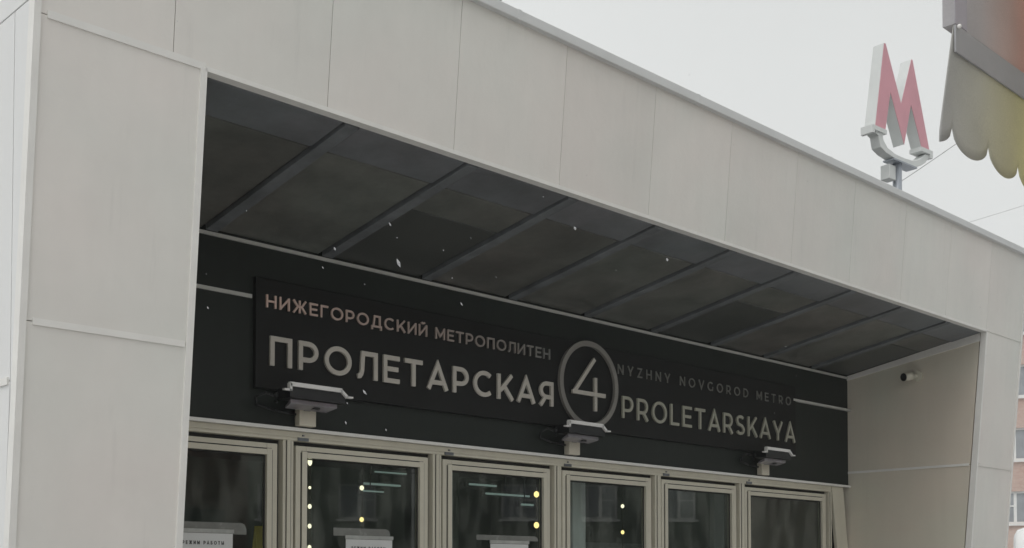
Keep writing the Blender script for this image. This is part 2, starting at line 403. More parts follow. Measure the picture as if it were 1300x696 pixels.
for x in [XL+.9+1.477*k for k in range(6)]:
    part(MB().box(x-.012, x+.012, yf(ZT, .0365), yf(ZT)+.2, z0-.001, z1+.0012), 'coping_joint', M['coping'], bevel=.002)

# outer side walls: corner flats, then panels divided by joints
for sx, X in ((-1, XL), (1, XR)):
    xa, xb = (X+.002, X+.028) if sx < 0 else (X-.028, X-.002)
    def side(pts, name, m, off=0.):
        A = [(xa+sx*off, y, z) for y, z in pts]; C = [(xb+sx*off, y, z) for y, z in pts]
        return part(MB().prism(A, C), name, m, bevel=.0015)
    ys = [None, 5.9, 7.3, 8.7, YEND]
    zs = [.012, 1.0, 2.325, 3.712, ZT-.006]
    ye = lambda z: max(4.41, yf(z)+.035)
    side([(yf(0)+.022, .012), (ye(.012)-.003, .012), (ye(2.0)-.003, 2.0), (ye(3.7)-.003, 3.709), (yf(3.709)+.022, 3.709)], 'cladding_panel', M['clad_side'])
    for z0, z1 in zip(zs, zs[1:]):
        for i in range(4):
            y0 = ye(z0) if i == 0 else ys[i]; y0t = ye(z1) if i == 0 else ys[i]; y1 = ys[i+1]
            if z0 > 3.7 and i == 0: side([(yf(z0)+.022, z0+.003), (y1-.003, z0+.003), (y1-.003, z1), (yf(z1)+.022, z1)], 'cladding_panel', M['clad_side'])
            else: side([(y0+.003, z0+.003), (y1-.003, z0+.003), (y1-.003, z1-.003), (y0t+.003, z1-.003)], 'cladding_panel', M['clad_side'])
    for z in (1.0, 2.325):
        side([(ye(z)+.01, z-.014), (YEND-.02, z-.014), (YEND-.02, z+.014), (ye(z)+.01, z+.014)], 'joint_strip', M['trim'], off=.008)

# porch cheeks (the inner faces of both pillars)
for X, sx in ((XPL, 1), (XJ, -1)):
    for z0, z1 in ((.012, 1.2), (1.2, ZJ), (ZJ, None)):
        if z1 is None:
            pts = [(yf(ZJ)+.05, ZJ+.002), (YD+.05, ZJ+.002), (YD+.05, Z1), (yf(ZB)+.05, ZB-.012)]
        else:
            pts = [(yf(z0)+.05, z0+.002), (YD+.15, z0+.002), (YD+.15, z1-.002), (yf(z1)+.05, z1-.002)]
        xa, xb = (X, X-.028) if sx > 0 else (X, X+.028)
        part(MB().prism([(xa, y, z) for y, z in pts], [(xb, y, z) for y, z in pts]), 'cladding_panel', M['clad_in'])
    pts = [(yf(ZJ)+.06, ZJ-.010), (YD, ZJ-.010), (YD, ZJ+.010), (yf(ZJ)+.06, ZJ+.010)]
    part(MB().prism([(X+sx*.006, y, z) for y, z in pts], [(X-sx*.006, y, z) for y, z in pts]), 'joint_strip', M['trim'])
# light fillet under the soffit on the right cheek
pts = [(yf(ZB)+.05, ZB-.085), (YD, Z1-.035), (YD, Z1+.004), (yf(ZB)+.05, ZB-.012)]
part(MB().prism([(XJ-.010, y, z) for y, z in pts], [(XJ+.004, y, z) for y, z in pts]), 'soffit_trim', M['trim'])

# ------------------------------------------------------------------ porch soffit
def zs_at(y): return ZB-.014+(Z1-ZB+.014)*(y-YB)/(YD-YB)
def sof(x0, x1, y0, y1, lift=0., t=.02):
    return MB().prism([(x0, y0, zs_at(y0)+lift), (x1, y0, zs_at(y0)+lift), (x1, y1, zs_at(y1)+lift), (x0, y1, zs_at(y1)+lift)],
                      [(x0, y0, zs_at(y0)+lift+t), (x1, y0, zs_at(y0)+lift+t), (x1, y1, zs_at(y1)+lift+t), (x0, y1, zs_at(y1)+lift+t)])
part(sof(XPL, XJ, YB+.05, YD+.02, .030, .004), 'soffit_backing', M['backing'])
ribs = [3.1404+.7343*k for k in range(-1, 9)]
ribs = [x for x in ribs if XPL+.05 < x < XJ-.05]
edges = [XPL+.002]+ribs+[XJ-.002]
for i, (a, b) in enumerate(zip(edges, edges[1:])):
    gb = .022
    x0 = a+(.0 if i == 0 else .070); x1 = b-(.0 if i == len(edges)-2 else gb)
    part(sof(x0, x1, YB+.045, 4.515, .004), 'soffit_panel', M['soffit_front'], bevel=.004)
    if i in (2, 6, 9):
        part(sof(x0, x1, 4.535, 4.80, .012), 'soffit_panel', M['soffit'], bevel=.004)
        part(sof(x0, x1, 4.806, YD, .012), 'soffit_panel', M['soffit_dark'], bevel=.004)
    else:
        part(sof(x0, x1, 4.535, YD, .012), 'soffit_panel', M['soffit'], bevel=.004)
for x in ribs:
    part(sof(x-.010, x+.060, YB+.045, YD-.02, -.006, .03), 'soffit_rib', M['rib'], bevel=.003)

# ------------------------------------------------------------------ dark back wall of the porch
part(MB().box(XPL-.02, XJ+.02, YD, YD+.12, Z3, Z1+.05), 'upper_wall', M['darkwall'])
part(MB().box(XPL, XJ, YD-.014, YD-.001, Z1-.022, Z1-.004), 'wall_strip', M['strip'])
part(MB().box(XPL, 3.418, YD-.012, YD-.001, Z2-.010, Z2+.010), 'wall_strip', M['strip'])
part(MB().box(8.70, XJ, YD-.035, YD-.001, Z2-.014, Z2+.004), 'wall_strip', M['strip'])
part(MB().box(XPL, XJ, YD-.022, YD+.02, Z3-.014, Z3+.004), 'door_head_trim', M['trim'])

# ------------------------------------------------------------------ doors
muls = [2.582, 3.6625, 4.743, 5.8236, 6.9042, 7.985, 9.335]
part(MB().box(XPL, 9.36, YD+.004, YD+.075, 2.352, Z3-.015), 'door_head', M['frame'], bevel=.003)
part(MB().box(XPL, 9.36, YD-.004, YD+.003, 2.372, 2.378), 'door_head_bead', M['frame'])
for i, x in enumerate(muls):
    w = .034 if i < 6 else .022
    part(MB().box(x-w*.35-.0045, x-w*.35-.0008, YD-.0005, YD+.0012, .014, 2.350).box(x+w*.35+.0008, x+w*.35+.0045, YD-.0005, YD+.0012, .014, 2.350), 'seal', M['frame_dark'])
    part(MB().box(x-w, x+w, YD+.002, YD+.080, .012, 2.3515).box(x-w*.35, x+w*.35, YD-.005, YD+.0015, .012, 2.3515), 'mullion', M['frame'], bevel=.002)
part(MB().box(XPL, 2.55, YD+.01, YD+.08, .012, 2.3515), 'side_post', M['frame'])
part(MB().box(XPL, 9.36, YD+.082, YD+.11, .012, 2.41), 'door_rebate', M['frame_dark']) if False else None
for i in range(6):
    a, b = muls[i]+.034+.026, muls[i+1]-(.034 if i < 5 else .022)-.026
    zt, zb = 2.328, .03
    # dark rebate gaps round the leaf
    d = MB()
    d.box(muls[i]+.034, a+.004, YD+.050, YD+.080, zb, 2.3515)
    d.box(b-.004, muls[i+1]-.022, YD+.050, YD+.080, zb, 2.3515)
    d.box(a+.004, b-.004, YD+.050, YD+.080, zt-.004, 2.3515)
    part(d, 'door_gasket', M['frame_dark'])
    st = .068
    lf = MB()
    y0, y1 = YD+.018, YD+.058
    lf.box(a, a+st, y0, y1, zb, zt).box(b-st, b, y0, y1, zb, zt)
    lf.box(a+st, b-st, y0, y1, zt-.062, zt).box(a+st, b-st, y0, y1, zb, zb+.25).box(a+st, b-st, y0, y1, .95, 1.03)
    door = part(lf, 'door', M['frame'], bevel=.003)
    bd = MB(); q = .014                                     # raised glazing bead
    for (u0, u1, v0, v1) in ((a+st-.030, a+st+.002, .03, zt-.030), (b-st-.002, b-st+.030, .03, zt-.030)):
        bd.box(u0, u1, y0-.008, y0-.0005, v0, v1)
    bd.box(a+st+.003, b-st-.003, y0-.008, y0-.0005, zt-.064, zt-.034)
    o = bd.build('glazing_bead', M['frame']); o.parent = door
    gp = MB().box(a+st, b-st, YD+.036, YD+.042, zb+.25, .95); gp.box(a+st, b-st, YD+.036, YD+.042, 1.03, zt-.062)
    o = gp.build('glass_pane', M['glass']); o.parent = door
    gs = MB(); e = .0035
    gs.box(a+st-.030-e*2, a+st-.030, y0-.0015, y0-.0003, .04, zt-.036).box(b-st+.030, b-st+.030+e*2, y0-.0015, y0-.0003, .04, zt-.036)
    gs.box(a+st-.030, b-st+.030, y0-.0015, y0-.0003, zt-.034+.0, zt-.034+e*2)
    gs.box(a+st+.003, a+st+.010, YD+.030, YD+.0355, 1.03, zt-.066).box(b-st-.010, b-st-.003, YD+.030, YD+.0355, 1.03, zt-.066).box(a+st+.011, b-st-.011, YD+.030, YD+.0355, zt-.074, zt-.0665)
    o = gs.build('seal', M['frame_dark']); o.parent = door
    hd = MB(); hx = b-st*.5
    hd.tube((hx, y0-.05, .85), (hx, y0-.05, 1.25), .012).tube((hx, y0-.05, .88), (hx, y0, .88), .008).tube((hx, y0-.05, 1.22), (hx, y0, 1.22), .008)
    o = hd.build('handle', M['pole']); o.parent = door
    if i > 0:
        lp = MB().box(muls[i]+.06, muls[i]+.13, YD-.004, YD+.003, 2.353, 2.371); lp.box(muls[i]+.09, muls[i]+.10, YD-.006, YD+.003, 2.379, 2.388)
        part(lp, 'latch_plate', M['rib'])
# leaning filler board between the last door and the right cheek
A = [(9.364, 2.40), (9.57, 2.40), (9.635, 1.9), (9.635, .02), (9.75-.2, .02), (9.455, 1.86)]
A = [(9.366, 2.402), (9.560, 2.402), (9.636, 1.86), (9.636, .012), (9.52, .012), (9.450, 1.86)]
part(MB().prism([(x, YD+.004, z) for x, z in A], [(x, YD+.035, z) for x, z in A]), 'filler_board', M['frame'], bevel=.002)
part(MB().box(9.357, 9.64, YD+.062, YD+.09, .012, 2.41), 'side_infill', M['frame_dark'])

# ------------------------------------------------------------------ vestibule behind the glass
VX0, VX1, VY1, VZ = XPL, XJ, 10.2, 2.75
part(MB().box(VX0, VX1, YD+.12, VY1, -.01, .014), 'vestibule_floor', M['infloor'])
part(MB().box(VX0, VX1, YD+.12, VY1, VZ, VZ+.05), 'vestibule_ceiling', M['inceil'])
part(MB().box(VX0, VX1, VY1, VY1+.05, 0, VZ), 'vestibule_wall', M['inwall'])
part(MB().box(VX0-.02, VX0+.001, YD+.16, VY1, .0, VZ), 'vestibule_wall', M['inwall'])
part(MB().box(VX1-.001, VX1+.02, YD+.16, VY1, .0, VZ), 'vestibule_wall', M['inwall'])
for x_ in (3.2, 4.9, 6.6, 8.3):  # unseen tubes added under the ceiling to brighten the vestibule
    part(MB().tube((x_, 7.6, 2.70), (x_+1.1, 7.6, 2.70), .014, n=10), 'fill_ceiling_tube', M['fill_tube'])
# inner columns of the fifth and third doors, and a pale strip in the fourth
def column(px0, px1, Y, m='incol', ztop=VZ):
    a = at(px0, 640, Y).x; b = at(px1, 640, Y).x
    return part(MB().box(a, b, Y, Y+.06, .014, ztop-.002), 'inner_upright', M[m], bevel=.01)
column(727, 744, 5.80, 'sky_strip')  # pale strip shaped in place of bright sky reflected in the glass
column(907, 920, 6.5)
column(571, 583, 6.2, 'inwall')
a = at(745, 660, 7.6); b = at(800, 660, 7.6)
part(MB().box(a.x, b.x+.3, 7.6, 7.68, 1.62, 1.66).box(a.x, b.x+.3, 7.6, 7.68, 1.80, 1.93), 'inner_rail', M['incol'])
part(MB().box(at(845, 680, 6.8).x, at(905, 680, 6.8).x, 6.8, 6.85, 1.0, 1.72), 'inner_screen', mat('green_panel', (.05, .16, .09), .5))

# ------------------------------------------------------------------ lights inside the vestibule
def bulb_string(px, Y, ys, cols, r, label, ztop=2.75):
    p0 = at(px, ys[0], Y)
    t = tag(empty('bulb_string', (p0.x, Y, 0)), label, 'light string')
    part(MB().tube((p0.x, Y, 1.05), (p0.x, Y, ztop), .004, n=6), 'cord', M['cord'], t)
    for y, cm in zip(ys, cols):
        z = at(px, y, Y).z
        part(MB().ball((p0.x-.02, Y-.02, z), r, r, r*1.15), 'bulb', M[cm], t)
        part(MB().tube((p0.x-.012, Y-.01, z+r), (p0.x, Y, z+r+.02), .008, n=8), 'socket', M['cord'], t)
bulb_string(460, 7.0, [620, 660, 702, 745], ['bulb_w', 'bulb_y', 'bulb_y', 'bulb_y'], .016, 'string of small round bulbs seen in the middle of the second door glass')
bulb_string(681, 7.0, [628, 667, 707, 748], ['bulb_y']*4, .023, 'string of large warm yellow bulbs at the right side of the third door glass')
bulb_string(790, 7.0, [643, 676, 712, 748], ['bulb_w', 'bulb_y', 'bulb_y', 'bulb_y'], .016, 'string of small bulbs behind the glass right of the pale strip of reflected sky')
# lit garland close behind the left edge of the second door
gx = at(391.5, 620, 5.72)
t = tag(empty('light_garland', (gx.x, 5.72, 0)), 'vertical garland of bright bulbs at the left edge of the second door glass', 'garland')
part(MB().box(gx.x-.005, gx.x+.028, 5.73, 5.76, .014, 2.74), 'post', M['cord'], t)
for i, (y, h, w) in enumerate([(586, .024, .013), (619, .009, .008), (643, .014, .011), (668, .014, .011), (695, .014, .011), (722, .014, .011), (748, .014, .011)]):
    z = at(391, y, 5.7).z
    part(MB().ball((gx.x-.004, 5.70, z), w, w, h), 'bulb', M['bulb_w'], t)
# dim fluorescent strips across the far wall
for k, (x0, y0, x1, y1, d, lab) in enumerate([
        (476, 600, 516, 601, 8.5, 'upper bright fluorescent strip seen through the second door'),
        (462, 616, 508, 615, 8.5, 'broad dim fluorescent strip under the upper one in the second door'),
        (460, 624, 487, 624, 8.2, 'short lowest fluorescent strip beside the white bulb in the second door'),
        (596, 615, 630, 617, 8.5, 'upper left fluorescent strip seen through the third door'),
        (617, 630, 672, 627, 8.5, 'long middle fluorescent strip seen through the third door'),
        (662, 642, 677, 640, 8.2, 'short fluorescent strip below the long one in the third door')]):
    p = at(x0, y0, d); q = at(x1, y1, d); r = .007 if k in (0, 2) else .010
    t = tag(empty('strip_light', ((p.x+q.x)/2, d, p.z+.05)), lab, 'strip light')
    z = (p.z+q.z)/2
    part(MB().tube((p.x, d, z), (q.x, d, z), r, n=10), 'tube', M['tube'], t)
    part(MB().box(p.x-.02, q.x+.02, d+.02, d+.06, z-.02, z+.03).tube(((p.x+q.x)/2, d+.04, z+.03), ((p.x+q.x)/2, d+.04, VZ), .006), 'fixture', M['inceil'], t)
# yellow cloth behind the first door
p = at(333, 668, 6.0)
cl = MB(); n = 8
fr_, bk = [], []
for i in range(n+1):
    u = i/n; x = p.x-.13*1+u*.26
    fr_.append((x, 6.0+.015*math.sin(u*9), 1.2)); 
top = [(p.x-.05+.1*i/n, 6.0+.01*math.sin(i), p.z) for i in range(n+1)]
cl.prism(fr_+top[::-1], [(x, y+.006, z) for x, y, z in fr_+top[::-1]])
tag(cl.build('yellow_cloth', M['yellow']), 'yellow draped cloth low behind the right side of the first door glass', 'cloth')

# ------------------------------------------------------------------ station sign
YS = YD-.030
sign = tag(empty('station_sign', (3.43, YD, 2.6)), 'long dark station name board with pale raised letters and a ringed number four', 'sign')
part(MB().box(3.430, 8.735, YS, YD-.0015, 2.615, 3.215), 'sign_board', M['board'], sign, bevel=.003)


def arc(cx, cy, rx, ry, a0, a1, n=14):
    return [(cx+rx*math.cos(math.radians(a0+(a1-a0)*i/n)), cy+ry*math.sin(math.radians(a0+(a1-a0)*i/n))) for i in range(n+1)]
def glyph(c, s):
    """geometric sans capitals: (width, strokes); cap height 1, stroke width s; a stroke is a centre line"""
    h = s/2; T = 1-h
    def bowl(x, W, y0, y1):                          # P / R / Я bowl from the stem at x out to W
        r = (y1-y0)/2; cx = W-r if W > x else W+r
        sg = 1 if W > x else -1
        return [(x, y1)]+[(cx+sg*r*math.cos(math.radians(90-180*i/12)), (y0+y1)/2+r*math.sin(math.radians(90-180*i/12))) for i in range(13)]+[(x, y0)]
    if c == ' ': return .34, []
    if c in 'НH': return .78, [[(h, 0), (h, 1)], [(.78-h, 0), (.78-h, 1)], [(s, .5), (.78-s, .5)]]
    if c in 'ИЙ':
        st = [[(h, 0), (h, 1)], [(.80-h, 0), (.80-h, 1)], [(h, h*.9), (.80-h, 1-h*.9)]]
        if c == 'Й': st.append(arc(.40, 1.23, .15, .13, 190, 350, 8))
        return .80, st
    if c == 'N': return .80, [[(h, 0), (h, 1)], [(.80-h, 0), (.80-h, 1)], [(h, 1-h*.9), (.80-h, h*.9)]]
    if c == 'Ж': return 1.10, [[(.55, 0), (.55, 1)], [(h, 0), (.40, .5), (h, 1)], [(1.10-h, 0), (.70, .5), (1.10-h, 1)], [(.40, .5), (.70, .5)]]
    if c in 'ЕE': return .66, [[(.66, T), (h, T), (h, h), (.66, h)], [(s, .51), (.60, .51)]]
    if c == 'Г': return .62, [[(h, 0), (h, T), (.62, T)]]
    if c == 'L': return .60, [[(h, 1), (h, h), (.60, h)]]
    if c in 'ОO': return 1.02, [arc(.51, .5, .51-h, .5-h+.01, 0, 360, 36)]
    if c in 'РP': return .72, [[(h, 0), (h, 1)], bowl(h, .72-h, .36, T)]
    if c == 'R': return .74, [[(h, 0), (h, 1)], bowl(h, .72-h, .36, T), [(.42, .36), (.72-h*.4, 0)]]
    if c == 'Я': return .74, [[(.74-h, 0), (.74-h, 1)], bowl(.74-h, .02+h, .36, T), [(.32, .36), (h*.9, 0)]]
    if c == 'Д': return .92, [[(.20, s), (.28, T), (.74, T), (.74, s)], [(h, -.20), (h, h), (.92-h, h), (.92-h, -.20)]]
    if c == 'Л': return .80, [[(.02, h), (.10, h+.01), (.155, .10+h), (.19, .32), (.22, T), (.80-h, T), (.80-h, 0)]]
    if c in 'СC': return .90, [arc(.50, .5, .50-h, .5-h+.01, 48, 312, 26)]
    if c == 'G': return .94, [arc(.50, .5, .50-h, .5-h+.01, 48, 318, 26)+[(.90-h, .17), (.90-h, .47)]]
    if c in 'КK': return .76, [[(h, 0), (h, 1)], [(s*.9, .34), (.72-h*.3, 1)], [(.34, .53), (.76-h*.3, 0)]]
    if c == 'М' or c == 'M': return .92, [[(h, 0), (h, 1)], [(.92-h, 0), (.92-h, 1)], [(h, 1-h), (.46, .26), (.92-h, 1-h)]]
    if c in 'ТT': return .74, [[(0, T), (.74, T)], [(.37, 0), (.37, 1-s)]]
    if c == 'П': return .77, [[(h, 0), (h, T), (.77-h, T), (.77-h, 0)]]
    if c in 'АA': return .88, [[(h*.6, 0), (.44, 1-h*.6), (.88-h*.6, 0)], [(.22, .27), (.66, .27)]]
    if c == 'Y': return .78, [[(h*.6, 1), (.39, .36)], [(.78-h*.6, 1), (.39, .36)], [(.39, .40), (.39, 0)]]
    if c == 'V': return .84, [[(h*.6, 1), (.42, h*.7), (.84-h*.6, 1)]]
    if c == 'Z': return .70, [[(.03, T), (.68-h, T), (.03+h, h), (.70, h)]]
    if c == 'D': return .84, [[(h, h), (h, T), (.38, T)]+arc(.38, .5, .46-h, .5-h, 90, -90, 14)+[(h, h)]]
    if c == 'S': return .70, [arc(.36, .735, .33-h, .265-h, 35, 180, 10)+[(.05+h, .68), (.20, .54), (.50, .46)]+arc(.35, .27, .34-h, .27-h, 40, -150, 14)]
    if c == 'Б': return .70, [[(.64, T), (h, T), (h, h), (.42, h)]+arc(.42, .30, .26-h, .30-h, -90, 90, 10)+[(h, .60-h)]]
    if c == 'Ы': return .92, [[(h, 1), (h, h), (.34, h)]+arc(.34, .30, .28-h, .30-h, -90, 90, 10)+[(h, .60-h)], [(.92-h, 0), (.92-h, 1)]]
    raise ValueError(c)
def ribbon(mb, pts, w, y0, y1, sx, hh):
    """constant-width mitred band along pts, as a solid between y0 and y1"""
    P = [Vector((a*sx*hh, b*hh)) for a, b in pts]
    Q = [P[0]]
    for q in P[1:]:
        if (q-Q[-1]).length > 1e-6: Q.append(q)
    P = Q; closed = (P[0]-P[-1]).length < 1e-5
    if closed: P = P[:-1]
    n = len(P); Lf, Rt = [], []
    for i in range(n):
        a = P[i-1] if (i > 0 or closed) else None; b = P[(i+1) % n] if (i < n-1 or closed) else None
        d0 = (P[i]-a).normalized() if a is not None else None; d1 = (b-P[i]).normalized() if b is not None else None
        if d0 is None: d0 = d1
        if d1 is None: d1 = d0
        n0 = Vector((-d0.y, d0.x)); n1 = Vector((-d1.y, d1.x)); m = n0+n1
        m = m.normalized() if m.length > 1e-4 else n0
        k = w/2/max(.42, m.dot(n0))
        Lf.append(P[i]+m*k); Rt.append(P[i]-m*k)
    v0 = len(mb.v)
    for i in range(n):
        for q, y in ((Lf[i], y0), (Rt[i], y0), (Lf[i], y1), (Rt[i], y1)): mb.v.append((q.x, y, q.y))
    for i in range(n if closed else n-1):
        a = v0+4*i; b = v0+4*((i+1) % n)
        mb.f += [(a, b, b+1, a+1), (a+2, a+3, b+3, b+2), (a, a+2, b+2, b), (a+1, b+1, b+3, a+3)]; mb.sm += [False]*4
    if not closed:
        a = v0; b = v0+4*(n-1); mb.f += [(a, a+1, a+3, a+2), (b, b+2, b+3, b+1)]; mb.sm += [False]*2
def text_line(s, x0, x1, z0, h, y, mats, parent, depth=.012, sw=.14, sx=1., name='letter'):
    ws = [glyph(c, sw)[0]*h*sx for c in s]
    track = ((x1-x0)-sum(ws))/(len(s)-1)
    cur = x0; cache = {}
    for i, c in enumerate(s):
        if c != ' ':
            if c not in cache:
                mb = MB()
                for k, st in enumerate(glyph(c, sw)[1]):
                    ribbon(mb, st, sw*h, -depth-k*.0004, 0, sx, h)
                cache[c] = mb
            me = cache[c].mesh(name, mats[min(i, len(mats)-1)])
            o = bpy.data.objects.new(name, me); COL.objects.link(o); o.location = (cur, y, z0)
            o.parent = parent; o.matrix_parent_inverse = Matrix.Translation(-parent_world(parent))
        cur += ws[i]+track
YL = YS
refl_tones = [mat('letter_reflection', tuple(a_+(b_-a_)*(i_/25)**.75 for a_, b_ in zip((.70, .51, .44), (.20, .20, .185))), .45, var=.08, scale=10) for i_ in range(26)]  # pinkish reflection painted into the first letters, dimmer tone towards the right
text_line('НИЖЕГОРОДСКИЙ МЕТРОПОЛИТЕН', 3.489, 5.706, 3.056, .070, YL, refl_tones, sign, .010, .15, 1.2)
text_line('ПРОЛЕТАРСКАЯ', 3.512, 5.735, 2.742, .162, YL, [M['let_b']], sign, .014, .165, 1.15)
text_line('NYZHNY NOVGOROD METRO', 6.407, 8.654, 3.046, .070, YL, [M['let_c']], sign, .006, .14, 1.12)
text_line('PROLETARSKAYA', 6.447, 8.704, 2.734, .158, YL, [M['let_d']], sign, .014, .135, 1.07)
# ring
rg = MB(); n = 64; ro, ri = .303, .267; cx_, cz_ = 6.090, 2.930
for i in range(n):
    a0, a1 = 2*PI*i/n, 2*PI*(i+1)/n
    A = [(cx_+r*math.cos(t), YL-.022, cz_+r*math.sin(t)) for r, t in ((ri, a0), (ro, a0), (ro, a1), (ri, a1))]
    for q in ([0, 1, 2, 3],): rg.poly([A[k] for k in q])
    Bk = [(x, YL, z) for x, _, z in A]
    rg.poly([A[1], A[2], Bk[2], Bk[1]], True); rg.poly([A[0], A[3], Bk[3], Bk[0]], True)
part(rg, 'ring', M['ring'], sign)
# open-stroke numeral: slanted stroke, cross bar, short stem
def stroke(mb, p, q, w, y0, y1):
    p = Vector(p); q = Vector(q); d = (q-p).normalized(); nrm = Vector((-d.y, d.x))*w/2
    pts = [p+nrm, q+nrm, q-nrm, p-nrm]
    mb.prism([(a.x, y0, a.y) for a in pts], [(a.x, y1, a.y) for a in pts])
nm = MB(); w = .028
stroke(nm, (6.150, 3.115), (5.940, 2.868), w, YL-.016, YL)
stroke(nm, (5.922, 2.868), (6.262, 2.868), w, YL-.0165, YL)
stroke(nm, (6.158, 2.985), (6.158, 2.752), w, YL-.017, YL)
part(nm, 'numeral', M['let_b'], sign)

# ------------------------------------------------------------------ floodlights over the doors
flood_labels = ['left floodlight on a beige box under the long Cyrillic name, above the first two doors',
                'middle floodlight on a beige box right below the ringed number four',
                'right floodlight on a beige box below the end of the Latin name']
def make_flood(x, label):
    zc = 2.575; Y0 = YD
    t = tag(empty('floodlight', (x, Y0, zc)), label, 'floodlight', 'floodlights over the entrance doors')
    part(MB().box(x-.015, x+.095, YD-.05, YD-.001, 2.432, 2.530), 'junction_box', M['lampbox'], t, bevel=.004)
    part(MB().box(x+.01, x+.05, YD-.15, YD-.05, 2.515, 2.535), 'arm', M['lamp_black'], t)
    ya, yb = YD-.20, YD-.075
    # finned body
    bd = MB().box(x-.175, x+.185, ya+.004, yb, zc-.020, zc+.038)
    for k in range(9): bd.box(x-.165+k*.040, x-.158+k*.040, ya+.03, yb+.02, zc+.010, zc+.030)
    part(bd, 'body', M['lamp_black'], t)
    # pale glass facing down and outwards
    part(MB().prism([(x-.155, ya+.03, zc-.022), (x+.150, ya+.03, zc-.022), (x+.130, yb-.02, zc-.052), (x-.140, yb-.02, zc-.052)],
                    [(x-.155, ya+.03, zc-.046), (x+.150, ya+.03, zc-.046), (x+.130, yb-.02, zc-.066), (x-.140, yb-.02, zc-.066)]), 'glass', M['lamp_lens'], t, bevel=.003)
    # folded white cover: flange, riser, flat top, slanted shoulder, flange
    pr = [(-.215, .018), (-.180, .018), (-.180, .050), (.150, .050), (.190, .018), (.225, .018)]
    th = .013; cv = MB()
    wide = [.009, .016, .022, .015, .009]
    for (p, q), w_ in zip(zip(pr, pr[1:]), wide):
        p = Vector(p); q = Vector(q); d = (q-p).normalized(); nn = Vector((-d.y, d.x))*w_/2
        a_ = [p+nn-d*.004, q+nn+d*.004, q-nn+d*.004, p-nn-d*.004]
        cv.prism([(x+v.x, ya-.012, zc+v.y) for v in a_], [(x+v.x, ya+.012, zc+v.y) for v in a_])
    part(cv, 'cover', M['lamp_white'], t)
    # knob and cable at the left end
    cb = MB().path([(x-.20, yb, zc), (x-.25, yb, zc+.01), (x-.30, yb+.02, zc-.015), (x-.27, YD-.02, zc-.05), (x-.15, YD-.01, zc-.07), (x-.02, YD-.02, zc-.08)], .007)
    part(cb, 'cable', M['lamp_black'], t)
    part(MB().ball((x-.200, yb-.03, zc+.0), .013).ball((x-.195, yb-.02, zc-.035), .009), 'knob', M['lamp_black'], t)
    return t
for x, l in zip((3.715, 5.895, 8.205), flood_labels): make_flood(x, l)

# ------------------------------------------------------------------ security camera on the right cheek
t = tag(empty('security_camera', (XJ, 4.86, 3.33)), 'small pale bullet security camera on the right inner wall of the porch', 'camera')
part(MB().tube((XJ-.001, 4.82, 3.335), (XJ-.02, 4.82, 3.335), .045, n=20), 'base', M['camwhite'], t)
part(MB().tube((XJ-.015, 4.82, 3.335), (XJ-.055, 4.85, 3.335), .016, n=12), 'arm', M['camwhite'], t)
part(MB().tube((XJ-.045, 4.85, 3.335), (XJ-.135, 4.883, 3.318), .036, .038, n=20), 'body', M['camwhite'], t)
part(MB().tube((XJ-.1352, 4.8831, 3.318), (XJ-.141, 4.885, 3.317), .034, n=20), 'lens', M['lamp_black'], t)

# ------------------------------------------------------------------ notices on the doors
def notice(x0, x1, ztop, label, y=YD+.030, words='РЕЖИМ РАБОТЫ'):
    t = tag(empty('paper_notice', ((x0+x1)/2, y, ztop-.25)), label, 'notice', 'paper notices on the doors')
    part(MB().box(x0, x1, y, y+.0015, ztop-.40, ztop-.022), 'sheet', M['paper'], t)
    part(MB().box(x0-.006, x1+.006, y-.004, y+.002, ztop-.020, ztop), 'holder_strip', M['tape'], t)
    w = x1-x0
    if words:
        text_line(words, x0+w*.12, x1-w*.16, ztop-.082, .019, y-.0005, [M['ink']], t, .0008, .20, .8, 'lettering')
        ln = MB()
        for k in range(8):
            z = ztop-.13-k*.026
            ln.box(x0+w*.1, x1-w*(.1+.25*random.random()), y-.0004, y, z, z+.006)
        part(ln, 'printed_lines', M['ink'], t)
    return t
tapem = mat('clear_tape', (.20, .205, .19), .25, var=.2, scale=9)
def tape(x0, x1, z0, z1, label):
    y = YD+.0335
    n_ = 6; pts = [(x0, z0), (x1, z0), (x1, z0+(z1-z0)*.5), (x1-.012, z1-.006), (x1-.03, z1), (x0, z1)]
    o = MB().prism([(x, y, z) for x, z in pts], [(x, y+.001, z) for x, z in pts]).build('backing_film', tapem)
    tag(o, label, 'film', 'grey film strips behind the notices')
notice(3.00, 3.335, 1.850, 'white notice sheet on the first door glass beside the left pillar')
notice(4.075, 4.415, 1.838, 'white notice sheet on the second door glass left of the middle floodlight')
notice(5.22, 5.565, 1.835, 'white notice sheet on the third door glass, only its top in view')
tape(2.90, 3.42, 1.825, 1.886, 'grey film strip with a rounded corner behind the notice of the first door')
tape(3.99, 4.40, 1.835, 1.880, 'thin grey film strip behind the notice of the second door')
tape(5.10, 5.66, 1.835, 1.868, 'faint grey film strip behind the notice of the third door')

